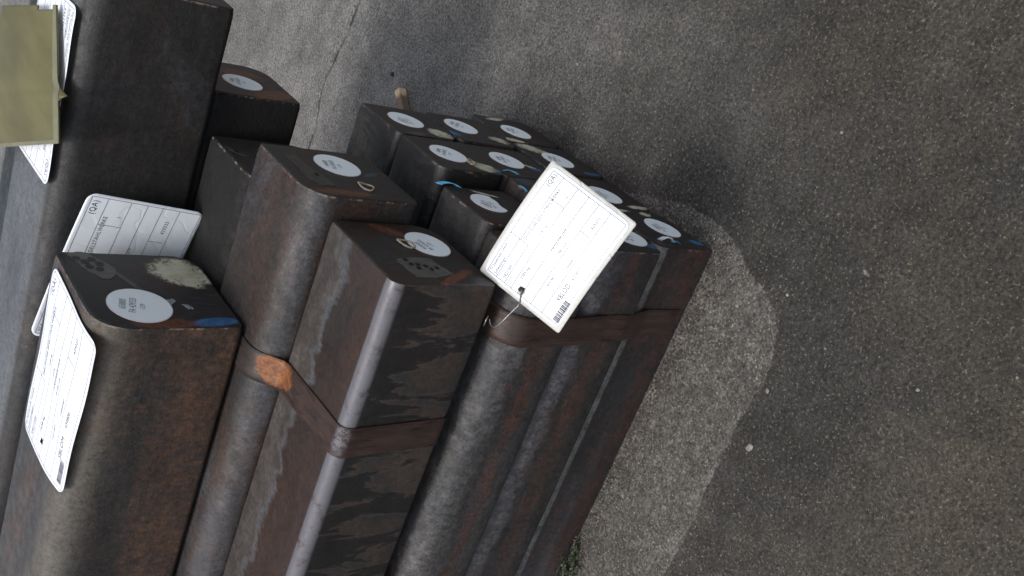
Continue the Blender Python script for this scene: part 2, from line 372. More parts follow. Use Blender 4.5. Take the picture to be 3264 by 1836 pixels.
for nme, arr in (('dry', dry), ('crack', ck)):
    a = g.data.attributes.new(nme, 'FLOAT', 'POINT'); a.data.foreach_set('value', arr)

# loose grit
def grain(cx_, cy_, s, vs, fs):
    b = len(vs); h = s*random.uniform(0.35, 0.7)
    k = 5; a0 = random.random()*6
    for i in range(k):
        an = a0+2*math.pi*i/k; r = s*random.uniform(0.6, 1.1)
        vs.append((cx_+r*math.cos(an), cy_+r*math.sin(an), 0.0005))
    for i in range(k):
        an = a0+2*math.pi*i/k+0.3; r = s*random.uniform(0.4, 0.8)
        vs.append((cx_+r*math.cos(an), cy_+r*math.sin(an), h*random.uniform(0.7, 1.1)))
    for i in range(k): fs.append((b+i, b+(i+1) % k, b+k+(i+1) % k, b+k+i))
    fs.append(tuple(b+k+i for i in range(k)))
for nme, cnt, colr, rr in (('pale_grit', 1500, (0.17, 0.16, 0.13), (0.0005, 0.0014)), ('dark_grit', 2600, (0.030, 0.027, 0.022), (0.0006, 0.0018))):
    vs, fs = [], []
    for i in range(cnt):
        x = random.uniform(-1.5, 0.2); y = random.uniform(0.15, 2.8)
        if -9 < x < -0.39 and 0.85 < y < 1.37: continue
        grain(x, y, random.uniform(*rr) if random.random() < .97 else rr[1]*1.7, vs, fs)
    o = mesh_obj(nme, vs, fs, simple(nme, colr, 0.8, 0, 0.4, 300))
    o['kind'] = 'stuff'; o['category'] = 'grit'; o['label'] = ('pale' if 'pale' in nme else 'dark')+' sand grains and grit scattered over the concrete ground'

vs, fs = [], []
for i in range(2600):
    if random.random() < .75: x = random.uniform(-1.5, -.37); y = .846-abs(random.gauss(0, .022))
    else: x = -.398+abs(random.gauss(0, .018)); y = random.uniform(.84, 1.36)
    grain(x, y, random.uniform(.0006, .0021), vs, fs)
o = mesh_obj('rust_scale', vs, fs, simple('rust_scale', (0.036, 0.022, 0.016), 0.8, 0, 0.5, 300))
o['kind'] = 'stuff'; o['category'] = 'rust flakes'; o['label'] = 'dark rust flakes and dirt gathered along the foot of the bottom bundle'
# ------------------------------------------------------------------ steel bars
def section(wy, hz, rads, nflat=6, narc=7):
    """outline in (y,z), y 0..wy, z 0..hz, counter-clockwise seen from +X. rads: far-top, near-top, near-bottom, far-bottom"""
    rFT, rNT, rNB, rFB = rads
    cs = [((rNB, rNB), rNB, 180), ((wy-rFB, rFB), rFB, 270), ((wy-rFT, hz-rFT), rFT, 0), ((rNT, hz-rNT), rNT, 90)]
    pts = []
    for k, (ce, r, a0) in enumerate(cs):
        arc = [(ce[0]+r*math.cos(R(a0+90*i/narc)), ce[1]+r*math.sin(R(a0+90*i/narc))) for i in range(narc+1)]
        pts += arc
        ce2, r2, a2 = cs[(k+1) % 4]
        nx_ = (ce2[0]+r2*math.cos(R(a2)), ce2[1]+r2*math.sin(R(a2)))
        for i in range(1, nflat):
            t = i/nflat; pts.append((arc[-1][0]*(1-t)+nx_[0]*t, arc[-1][1]*(1-t)+nx_[1]*t))
    return pts
END = {}
def bar(label, group, xe, y0, y1, z0, z1, rads, length, mat, endmat, seed, wob=0.0012):
    wy, hz = y1-y0, z1-z0; yc = y0
    pts = section(wy, hz, rads); k = len(pts)
    cyy, czz = wy/2, hz/2
    xs = [0.0]; x = 0.0; st = 0.009
    while x < length:
        st = 0.009 if x < 0.75 else 0.12
        x += st; xs.append(min(x, length))
    vs, fs = [], []
    for i, xx in enumerate(xs):
        ins = 0.0012 if i == 0 else 0.0
        for (y, z) in pts:
            p = Vector((-xx, y, z)); dn = Vector((0, y-cyy, z-czz)); dn.normalize()
            amp = wob*(0.35+noise.noise(Vector((xx*3+seed, y*6, z*6)))*0.8)
            d = noise.noise(Vector((xx*8+seed*7, y*30, z*30)))*amp + noise.noise(Vector((xx*45+seed, y*60, z*60)))*0.00035
            sc_ = 1 - ins/max(wy, hz)*2
            q = Vector((-xx, cyy+(y-cyy)*sc_, czz+(z-czz)*sc_)) + dn*d
            vs.append(q)
    for i in range(len(xs)-1):
        for j in range(k):
            a = i*k+j; b = i*k+(j+1) % k
            fs.append((a, a+k, b+k, b))
    fs.append(tuple(range((len(xs)-1)*k, len(xs)*k))[::-1])
    root = mesh_obj('steel_bar', vs, fs, mat, smooth=True, loc=(xe, yc, z0))
    tag(root, label, 'steel bar', group)
    ev = []; rings = (1.0, 0.97, 0.8, 0.55, 0.28)
    for ri, s in enumerate(rings):
        for j in range(k):
            b = vs[j]; yy = cyy+(b.y-cyy)*s; zz = czz+(b.z-czz)*s
            ev.append((0.0012 if ri else 0.0002, yy, zz))
    ev.append((0.0012, cyy, czz)); ef = []
    for r_ in range(len(rings)-1):
        for j in range(k):
            ef.append((r_*k+j, r_*k+(j+1) % k, (r_+1)*k+(j+1) % k, (r_+1)*k+j))
    for j in range(k): ef.append(((len(rings)-1)*k+j, (len(rings)-1)*k+(j+1) % k, len(rings)*k))
    mesh_obj('sawn_end', ev, ef, endmat, root)
    return root

def face_poly(root, name, pts, mat, dx=0.0018, jag=0.0):
    """thin flat piece on the end face; pts in world y,z"""
    L = root.location; P = []
    for i in range(len(pts)):
        a = pts[i]; b = pts[(i+1) % len(pts)]
        for t in (0, .25, .5, .75):
            P.append((a[0]*(1-t)+b[0]*t+random.uniform(-jag, jag), a[1]*(1-t)+b[1]*t+random.uniform(-jag, jag)))
    k = len(P); vs = [(0.0013, y-L.y, z-L.z) for y, z in P]+[(dx, y-L.y, z-L.z) for y, z in P]
    area = sum(P[i][0]*P[(i+1) % k][1]-P[(i+1) % k][0]*P[i][1] for i in range(k))
    top = tuple(range(k, 2*k)); top = top if area > 0 else top[::-1]
    fs = [top]+[(i, (i+1) % k, k+(i+1) % k, k+i) for i in range(k)]
    return mesh_obj(name, vs, fs, mat, root)
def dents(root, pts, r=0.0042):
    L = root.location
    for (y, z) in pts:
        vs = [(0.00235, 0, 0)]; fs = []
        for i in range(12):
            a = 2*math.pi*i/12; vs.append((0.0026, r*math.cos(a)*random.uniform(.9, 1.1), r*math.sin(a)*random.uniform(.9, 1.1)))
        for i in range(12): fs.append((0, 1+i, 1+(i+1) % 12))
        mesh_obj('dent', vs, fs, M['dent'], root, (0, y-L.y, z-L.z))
def ring(root, y, z, ry, rz, ang, th, mat=None):
    L = root.location; path = []
    for i in range(26):
        a = 2*math.pi*i/25; u = ry*math.cos(a)*(1+.08*math.sin(3*a)); v = rz*math.sin(a)
        path.append(((0.003+0.001*math.sin(a*2)), u*math.cos(R(ang))-v*math.sin(R(ang)), u*math.sin(R(ang))+v*math.cos(R(ang))))
    vs, fs = tube(path, th, 6)
    return mesh_obj('glue_ring', vs, fs, mat or M['ring'], root, (0, y-L.y, z-L.z), True)
def sticker(root, y, z, r, ang, lines, torn=False, sy=1.0):
    L = root.location; k = 48; vs, fs = [], []
    prof = []
    for i in range(k):
        a = 2*math.pi*i/k; u, v = r*sy*math.cos(a), r*math.sin(a)
        if torn and v < -0.62*r: v = -0.62*r - 0.05*r*math.sin(u/r*6)
        prof.append((u, v))
    for dx, s in ((0.0013, 1.0), (0.0020, 1.0), (0.0021, 0.965)):
        vs += [(dx, u*s, v*s) for u, v in prof]
    for q in (0, 1):
        for i in range(k): fs.append((q*k+i, q*k+(i+1) % k, (q+1)*k+(i+1) % k, (q+1)*k+i))
    fs.append(tuple(range(2*k, 3*k)))
    o = mesh_obj('round_sticker', vs, fs, M['sticker'], root, (0, y-L.y, z-L.z))
    o.data.materials.append(M['sticker_rim'])
    for p in o.data.polygons[:2*k]: p.material_index = 1
    for (txt, off, wd) in zip(lines, (0.42, 0.12, -0.15), (0.62, 0.92, 0.36)):
        v_, f_, wmax = text_geo(txt); sc_ = wd*r/wmax; hh = 0.215*r/0.7; tv = []
        hs_ = hh if off > 0 else hh*0.72
        for (x, yy) in v_:
            U = x*sc_-wd*r/2 - 0.08*r; V = off*r+yy*hs_
            tv.append((0.0024, U*math.cos(R(ang))-V*math.sin(R(ang)), U*math.sin(R(ang))+V*math.cos(R(ang))))
        mesh_obj('printed_text', tv, f_, M['sticker_ink'], o)
    return o

T650 = ('650800', 'FA 439333', '1.2379'); T644 = ('644920', 'FA 439333', '1.2379')
def ab(root_y, root_z, pats): return [(k, y-root_y, z-root_z, ry*(1.35 if k == 'cream' else 1), rz*(1.25 if k == 'cream' else 1), a) for (k, y, z, ry, rz, a) in pats]
LEN = 2.6
GT = 'large steel bars on the top layer of the stack'; GM = 'medium steel bars in the middle layer of the stack'; GR = 'small steel bars in the bottom bundle of twelve'
# top layer ------------------------------------------------------
L1 = bar('large rusty steel bar with cream and blue paint on its end', GT, -.67, 1.070, 1.276, .616, .816, (.012, .048, .010, .036), 4.1,
         steel('rust_mottled_steel', 1, rust=0.75, orange=0.50, blue=0.15, brown=(.050, .034, .024), base=(.030, .028, .027), brownamt=.6, pit=.4, rustcol=(.095,.045,.028), olive=(.125, .19), bands=((.045, .055, (.115, .056, .030), .65), (.12, .03, (.022, .020, .020), .5))),
         sawn('sawn_end_cream_blue', 1, ab(1.070, .616, [('cream', 1.222, .655, .030, .040, -35), ('blue', 1.085, .655, .011, .040, 6), ('orange', 1.082, .72, .012, .05, 0), ('grey', 1.19, .735, .035, .004, 20)])), 1.3)
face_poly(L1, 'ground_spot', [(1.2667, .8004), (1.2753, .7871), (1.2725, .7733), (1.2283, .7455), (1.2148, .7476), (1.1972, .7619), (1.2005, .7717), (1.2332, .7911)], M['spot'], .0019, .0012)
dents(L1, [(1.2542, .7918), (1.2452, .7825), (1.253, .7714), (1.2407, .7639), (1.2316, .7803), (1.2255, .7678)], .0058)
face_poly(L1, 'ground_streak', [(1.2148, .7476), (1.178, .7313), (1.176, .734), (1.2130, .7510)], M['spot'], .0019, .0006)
sticker(L1, 1.1275, .7435, .0425, -18, T650, sy=1.04)
face_poly(L1, 'paint_flake', [(1.142, .703), (1.146, .694), (1.139, .690), (1.130, .699)], M['greyflake'], .0022, .0008)
face_poly(L1, 'paint_flake', [(1.131, .684), (1.129, .676), (1.119, .672), (1.118, .680)], M['greyflake'], .0022, .0008)
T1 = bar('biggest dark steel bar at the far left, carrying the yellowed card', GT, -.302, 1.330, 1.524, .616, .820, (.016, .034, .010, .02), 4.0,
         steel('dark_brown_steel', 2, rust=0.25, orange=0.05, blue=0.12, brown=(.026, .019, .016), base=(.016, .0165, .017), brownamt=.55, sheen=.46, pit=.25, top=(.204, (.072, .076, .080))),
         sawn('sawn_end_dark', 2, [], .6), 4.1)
U1 = bar('dark steel bar mostly hidden behind the biggest bar', GT, -.38, 1.555, 1.75, .60, .775, (.02, .02, .02, .02), 3.6,
         steel('greenish_black_steel', 3, rust=0.15, orange=0, blue=0.1, base=(.009, .012, .011), brown=(.012, .011, .010)), sawn('sawn_end_hidden', 3), 5.7)
# middle layer ---------------------------------------------------
M2 = bar('middle layer steel bar at the front with black tongues down its side', GM, -.468, .840, 1.010, .414, .576, (.008, .015, .008, .034), LEN,
         None, sawn('sawn_end_brown', 5, ab(.84, .414, [('orange', .985, .50, .03, .012, 60), ('orange', .86, .47, .008, .05, 30)]), .75), 6.1)
M1 = bar('middle layer steel bar with broad rounded edge, directly behind the black tongued one', GM, -.438, 1.013, 1.178, .441, .612, (.006, .044, .010, .032), LEN,
         steel('grey_streaked_steel', 6, bands=((.150, .014, (.068, .072, .086), .6), (.118, .012, (.014, .012, .012), .6)), rust=0.45, orange=0.05, blue=0.40, brown=(.040, .025, .019), base=(.022, .022, .023), brownamt=.7, pit=.3),
         sawn('sawn_end_scratched', 6, ab(1.013, .441, [('teal', 1.10, .475, .006, .02, 30), ('orange', 1.03, .55, .01, .05, 0)]), .35), 7.4)
N1 = bar('dark steel bar set back between two other middle layer bars', GM, -.495, 1.182, 1.338, .446, .606, (.006, .03, .01, .032), LEN,
         steel('shade_darkened_steel', 7, rust=0.2, orange=0, blue=0.0, sheen=.72, base=(.007,.007,.0075), brown=(.014,.012,.011), rustcol=(.02,.012,.01)), sawn('sawn_end_black', 7, [], .2), 8.8)  # base colour darkened to hold the shade beside the biggest bar
K1 = bar('brown steel bar at the back of the middle layer, orange rust on its end', GM, -.431, 1.350, 1.510, .464, .612, (.006, .012, .008, .04), LEN,
         steel('shade_darkened_steel_back', 8, rust=0.2, orange=0, blue=0.0, sheen=.75, base=(.004,.004,.0045), brown=(.007,.005,.004), rustcol=(.016,.009,.007)), sawn('sawn_end_orange', 8, ab(1.35, .464, [('orange', 1.462, .525, .022, .038, 0), ('orange', 1.37, .51, .02, .05, 30)]), .95), 9.2)  # near-black skin: shade from the bar above put into the colour
sticker(M1, 1.122, .517, .0335, -14, T644, sy=1.07)
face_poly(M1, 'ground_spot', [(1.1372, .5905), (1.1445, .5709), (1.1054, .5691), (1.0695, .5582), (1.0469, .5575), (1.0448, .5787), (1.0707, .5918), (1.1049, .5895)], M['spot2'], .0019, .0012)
dents(M1, [(1.0804, .5701)], .0035)
ring(M1, 1.0535, .5075, .0115, .0095, 20, .0014)
sticker(M2, .9505, .4575, .0315, 12, T644, sy=1.08)
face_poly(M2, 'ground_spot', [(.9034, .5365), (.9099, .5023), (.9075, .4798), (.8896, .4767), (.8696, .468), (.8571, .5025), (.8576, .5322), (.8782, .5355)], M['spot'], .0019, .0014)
dents(M2, [(.8908, .5206), (.8902, .5109), (.8814, .5147), (.8869, .5012), (.8786, .4965), (.8831, .4858), (.902, .523)], .0034)
ring(M2, .9475, .4945, .012, .009, 40, .0014)
sticker(K1, 1.414, .540, .0315, -15, T644, sy=1.05)
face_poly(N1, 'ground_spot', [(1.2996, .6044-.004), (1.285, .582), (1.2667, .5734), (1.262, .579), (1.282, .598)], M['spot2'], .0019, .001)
dents(N1, [(1.2787, .5890)], .0035)
# bottom bundle: rows of four -------------------------------------
Z = {1: (.2615, .3865), 2: (.1325, .2600), 3: (.002, .1310)}
rsteel = {
 (4, 1): steel('pitted_red_steel', 11, rust=0.60, orange=0.35, blue=0.60, brown=(.036, .030, .027), base=(.030, .030, .032), sheen=.38, pit=.6, bands=((.100, .024, (.095, .093, .094), .8), (.048, .016, (.105, .042, .025), .65), (.010, .012, (.016, .015, .016), .8))),  # grey band paints sheen onto the rounded edge; red band is rust
 (4, 2): steel('flaking_red_steel', 12, rust=0.65, orange=0.30, blue=0.50, brown=(.032, .026, .024), base=(.027, .028, .031), sheen=.38, pit=.6, bands=((.106, .018, (.105, .104, .112), .85), (.055, .018, (.085, .036, .024), .6), (.018, .014, (.014, .014, .016), .8))),  # upper grey band is painted sheen on the rounding, red one rust
 (4, 3): steel('edge_worn_sheen_red_steel', 13, rust=0.75, orange=0.06, blue=0.30, brown=(.030, .019, .017), base=(.021, .021, .023), sheen=.42, pit=.45, edge=(.018, .106, (.15, .15, .145)), bands=((.078, .018, (.018, .018, .020), .7), (.026, .022, (.056, .024, .018), .7))),
 (1, 1): steel('damp_steel', 14, rust=0.2, orange=0, blue=0.1, wet=.5, brown=(.026, .022, .019), base=(.022, .021, .020)),
 (2, 1): steel('damp_steel_black', 15, rust=0.3, orange=0, blue=0.15, wet=1.0, brown=(.030, .024, .021), base=(.022, .021, .021)),
 (3, 1): steel('plain_grey_steel', 16, rust=0.1, orange=0.05, blue=0.15, brown=(.030, .027, .025), base=(.026, .0255, .027)),
}
dflt = steel('inner_bar_steel', 17, rust=0.4, orange=0, blue=0.2)
rows = {  # (col,row): y0,y1,xe,rads,sticker(y,z,r,ang,torn),patches,label
 (1, 1): (1.190, 1.315, -.400, (.004, .014, .034, .02), (1.256, .334, .030, 35, 0), [('cream', 1.215, .293, .013, .018, -30), ('grey', 1.20, .345, .008, .02, 10)], 'small steel bar at the far corner of the top row of the bottom bundle'),
 (2, 1): (1.063, 1.187, -.400, (.010, .018, .018, .014), (1.125, .335, .030, -35, 0), [('cream', 1.087, .292, .013, .021, -25), ('cream', 1.107, .318, .005, .012, -25), ('teal', 1.07, .272, .02, .015, 0)], 'small steel bar with damp black side, second from the far corner, top row'),
 (3, 1): (.934, 1.054, -.422, (.012, .016, .012, .014), (1.001, .334, .0285, 28, 1), [('cream', 1.035, .318, .003, .02, -20)], 'small steel bar with blue paint curl and torn sticker beside the bright tag'),
 (4, 1): (.823, .932, -.430, (.012, .042, .014, .014), None, [], 'small steel bar whose broad rounded edge carries the bright tag'),
 (1, 2): (1.198, 1.322, -.400, (.008, .014, .02, .02), (1.268, .214, .030, -42, 0), [('blue', 1.229, .254, .009, .014, -35), ('cream', 1.226, .160, .011, .016, -20)], 'small steel bar at the far side with a blue smear beside its sticker'),
 (2, 2): (1.070, 1.194, -.403, (.008, .014, .02, .02), (1.139, .207, .030, -20, 0), [('blue', 1.116, .163, .007, .013, -20), ('cream', 1.13, .178, .003, .02, -30)], 'small steel bar in the centre of the bottom bundle, left of the bright tag corner'),
 (3, 2): (.948, 1.067, -.402, (.008, .014, .02, .02), (1.01, .205, .030, 0, 0), [('teal', 1.0, .15, .02, .02, 0), ('teal', 1.055, .235, .02, .02, 0)], 'small steel bar mostly covered by the bright tag'),
 (4, 2): (.831, .943, -.402, (.008, .030, .014, .014), (.880, .166, .030, 10, 0), [('blue', .8515, .141, .008, .014, -10), ('cream', .935, .20, .006, .02, 0)], 'small near side steel bar whose sticker is mostly hidden by the bright tag corner'),
 (1, 3): (1.234, 1.357, -.400, (.006, .012, .02, .03), (1.287, .076, .029, -30, 0), [('cream', 1.205+.14, .082, .006, .022, 15), ('cream', 1.240, .112, .006, .02, -15)], 'small steel bar at the far end of the lowest row, nearest the open concrete'),
 (2, 3): (1.108, 1.230, -.400, (.008, .012, .02, .03), (1.166, .072, .0295, -30, 0), [('cream', 1.208, .100, .013, .026, -25), ('blue', 1.12, .03, .006, .02, 0)], 'small steel bar in the lowest row whose sticker peeks out above the tag corner'),
 (3, 3): (.983, 1.104, -.402, (.008, .012, .02, .03), (1.034, .075, .0305, -10, 0), [('teal', 1.05, .12, .02, .02, 0), ('cream', .995, .03, .006, .02, 0)], 'small steel bar in the lowest row, sticker cut across by the tag edge'),
 (4, 3): (.847, .980, -.400, (.010, .020, .004, .026), (.917, .052, .0305, -8, 0), [('blue', .872, .0175, .009, .015, -20), ('cream', .965, .045, .006, .010, 0), ('cream', .972, .10, .004, .02, 0)], 'small steel bar at the near bottom corner with blue paint on its lowest corner'),
}
RB = {}
for (c_, r_), (y0, y1, xe, rads, st, pats, lab) in rows.items():
    z0, z1 = Z[r_]
    o = bar(lab, GR, xe, y0, y1, z0, z1, rads, 1.94, rsteel.get((c_, r_), dflt), sawn('sawn_end_%d_%d' % (c_, r_), 20+c_*4+r_, ab(y0, z0, pats), .45), 10+c_*3+r_*1.7, .0014)
    RB[(c_, r_)] = o
    if st: sticker(o, st[0], st[1], st[2], st[3], T650, bool(st[4]), sy=1.03)
ring(RB[(2, 1)], 1.098, .3085, .010, .006, -20, .0011)
# curled paint
def curl(root, name, pts, wid, mat, yz):
    L = root.location; vs, fs = [], []
    for p in pts:
        for s in (-1, 1): vs.append((p[0], p[1]+wid[0]*s, p[2]+wid[1]*s))
    for i in range(len(pts)-1): fs.append((2*i, 2*i+1, 2*i+3, 2*i+2))
    o = mesh_obj(name, vs, fs, mat, root, (0, yz[0]-L.y, yz[1]-L.z), True)
    md = o.modifiers.new('s', 'SOLIDIFY'); md.thickness = .0008
    return o
a_ = [(0.001+.010*math.sin(i/10*math.pi), .012*math.cos(i/10*math.pi)*1.0, .010*math.sin(i/10*math.pi)) for i in range(11)]
curl(RB[(3, 1)], 'paint_curl', [(.002+.006*math.sin(i/9*2.6), -.002+.007*math.cos(i/9*2.6), .010-.028*i/9) for i in range(10)], (.003, .0035), M['blueflake'], (1.048, .382))
curl(RB[(2, 2)], 'paint_curl', [(.003, .010, .009), (.008, .004, .004), (.009, -.004, -.002), (.007, -.009, -.007)], (.0012, .0035), M['blueflake'], (1.075, .245))
curl(RB[(3, 2)], 'paint_curl', [(.002+.004*math.sin(i/8*5.2), .006*math.cos(i/8*5.2), .006*math.sin(i/8*5.2)) for i in range(9)], (.001, .0018), M['blueflake'], (1.020, .262))
curl(RB[(4, 3)], 'paint_curl', [(.001, .006, .012), (.007, .003, .006), (.009, -.001, 0), (.004, -.004, -.008)], (.0028, .0026), M['whiteflake'], (.867, .092))
curl(RB[(4, 3)], 'paint_curl', [(.003, 0, .002), (.006, -.003, -.004), (.003, -.006, -.011)], (.0018, .0022), M['blueflake'], (.864, .084))

# front bar of the middle layer has its own marked skin
def m2mat():
    n = N('marked_brown_steel'); off = (4.4, 2.2, 7.1)
    raw = n.coord(); c = n.coord(off); cs = n.coord(off, (.35, 1, 1))
    sep = n.new('ShaderNodeSeparateXYZ'); n.l.new(raw, sep.inputs[0]); Y, Zz = sep.outputs[1], sep.outputs[2]
    mott = n.noise(c, 40, 6, .7)
    ontop = n.rng(Zz, .145, .153)
    # top: grey limescale tongue along the far side, brown flat beside it
    wav = n.noise(n.coord(off, (1, .4, 1)), 14, 5, .65, .5)
    yy = n.math('ADD', Y, n.math('MULTIPLY', n.math('SUBTRACT', wav, .5), .11))
    top = n.mix(n.rng(n.noise(cs, 10, 4, .6), .4, .6), (.029, .0165, .0125), (.018, .0145, .013))
    top = n.mix(n.rng(yy, .100, .120), top, n.mix(n.rng(mott, .3, .65), (.070, .064, .060), (.034, .027, .023)))
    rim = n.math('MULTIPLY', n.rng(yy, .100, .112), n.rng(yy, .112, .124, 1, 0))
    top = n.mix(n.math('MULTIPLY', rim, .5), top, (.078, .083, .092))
    side = n.mix(n.rng(n.noise(c, 15, 5, .6, .8), .42, .58), (.046, .034, .029), (.028, .0265, .027))
    side = n.mix(n.rng(mott, .35, .7, 0, .45), side, (.016, .015, .014))
    xx = sep.outputs[0]
    wn = n.noise(n.coord(off, (2.6, 1, .55)), 9.5, 9, .66, .45)
    bias = n.math('MULTIPLY', n.rng(Zz, .02, .16, -.07, .07), 1.0)
    wv = n.math('ADD', wn, bias)
    wm = n.rng(wv, .470, .505); ed = n.math('MULTIPLY', n.rng(wv, .440, .475), n.math('SUBTRACT', 1.0, wm))
    side = n.mix(n.math('MULTIPLY', ed, .35), side, (.070, .058, .050))
    side = n.mix(n.math('MULTIPLY', wm, .82), side, (.008, .008, .0095))
    col = n.mix(ontop, side, top)
    gr = n.math('MULTIPLY', n.rng(n.noise(c, 130, 6, 0.8), 0.32, 0.68, 0.6, 1.4, False), n.rng(n.noise(cs, 14, 6, 0.7), 0.3, 0.7, 0.75, 1.28, False))
    sv_ = n.new('ShaderNodeVectorMath', operation='SCALE'); n.l.new(col, sv_.inputs[0]); n.l.new(gr, sv_.inputs['Scale']); col = sv_.outputs[0]
    strip = n.math('MULTIPLY', n.rng(Y, .016, .020, 1, 0), n.rng(Zz, .143, .149))  # pale sheen painted along the near top edge
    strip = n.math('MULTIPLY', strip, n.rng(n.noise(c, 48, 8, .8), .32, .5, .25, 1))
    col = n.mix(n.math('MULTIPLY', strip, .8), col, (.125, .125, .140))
    rgh = n.rng(mott, .3, .7, .38, .56)
    nm = n.bump(n.noise(c, 95, 5, .7), .3, .0014); nm = n.bump(n.noise(c, 420, 3, .7), .3, .0006, nm)
    return n.finish(col, rgh, .15, nm, .5)
M2.data.materials.clear(); M2.data.materials.append(m2mat())

# hidden timber bearers between the layers
wood = simple('old_timber', (0.16, 0.115, 0.075), 0.8, 0, 0.5, 30, 0.3)
def box(name, x0, x1, y0, y1, z0, z1, mat, parent=None):
    vs = [(x, y, z) for x in (x0, x1) for y in (y0, y1) for z in (z0, z1)]
    fs = [(0, 1, 3, 2), (4, 6, 7, 5), (0, 4, 5, 1), (2, 3, 7, 6), (0, 2, 6, 4), (1, 5, 7, 3)]
    o = mesh_obj(name, vs, fs, mat, parent)
    b = o.modifiers.new('b', 'BEVEL'); b.width = .002; b.segments = 2
    return o
for x, wh in ((-1.15, 'nearer the bar ends'), (-2.1, 'deeper inside the stack')):
    o = box('timber_bearer', x-.05, x+.05, .862, 1.52, .388, .413, wood)
    tag(o, 'timber bearer under the middle layer, the one '+wh, 'timber', 'timber bearers inside the stack')

# ------------------------------------------------------------------ straps
def strap(name, label, path, xa, xb, wid, mat, th=.0009):
    """path: list of (y,z); x centre runs xa..xb"""
    fine_ = []
    for (a, b) in zip(path, path[1:]):
        L_ = math.hypot(b[0]-a[0], b[1]-a[1]); k = max(1, int(L_/.006))
        for i in range(k): fine_.append((a[0]+(b[0]-a[0])*i/k, a[1]+(b[1]-a[1])*i/k))
    fine_.append(path[-1]); k = len(fine_); vs, fs = [], []
    m_ = 7
    for i, (y, z) in enumerate(fine_):
        a = fine_[max(0, i-1)]; b = fine_[min(k-1, i+1)]
        t = Vector((0, b[0]-a[0], b[1]-a[1])).normalized(); nn = Vector((1, 0, 0)).cross(t)
        xc = xa+(xb-xa)*i/(k-1)
        for j in range(m_):
            u = (j/(m_-1)-.5)*wid + noise.noise(Vector((i*.08, j*9, 3)))*.0006
            d = noise.noise(Vector((i*.05, j*.35, 8)))*.0008
            vs.append(Vector((xc+u, y, z))+nn*(d))
    for i in range(k-1):
        for j in range(m_-1): fs.append((i*m_+j, i*m_+j+1, (i+1)*m_+j+1, (i+1)*m_+j))
    o = mesh_obj(name, vs, fs, mat, smooth=True)
    md = o.modifiers.new('s', 'SOLIDIFY'); md.thickness = th; md.offset = 0
    tag(o, label, 'strap', 'rusty steel straps'); return o
def arc(cy_, cz_, r, a0, a1, n_=8): return [(cy_+r*math.cos(R(a0+(a1-a0)*i/n_)), cz_+r*math.sin(R(a0+(a1-a0)*i/n_))) for i in range(n_+1)]
g_ = .0014
p = [(1.50, .6140)]
p += [(1.20, .6145)]+arc(1.013+.044, .612-.044, .044+g_, 90, 142, 8)
p += [(1.006, .582), (.994, .5785)]+arc(.840+.015, .576-.015, .015+g_, 90, 180, 8)
p += [(.840-g_, .50)]+arc(.848, .422, .008+g_, 180, 270, 5)+[(1.0, .412-g_+.001)]
strap('steel_strap', 'rusty steel strap with an orange rust patch around the middle layer', p, -.722, -.690, .046, strapmat('strap_rust_orange', 1.0, (-.703, 1.010, .585), (-.70, .845, .573)))
p = arc(.823+.042, .3865-.042, .042+g_, 96, 180, 10)+[(.823-g_, .30), (.823-g_, .27), (.831-g_, .19), (.831-g_, .15), (.847-g_, .09), (.847-g_, .03)]+[(.849, .003)]
p = [(.90, .3890)]+p
strap('steel_strap', 'dark red steel strap pulled down the near side of the bottom bundle', p, -.527, -.527, .046, strapmat('strap_rust_dark', 5.0))

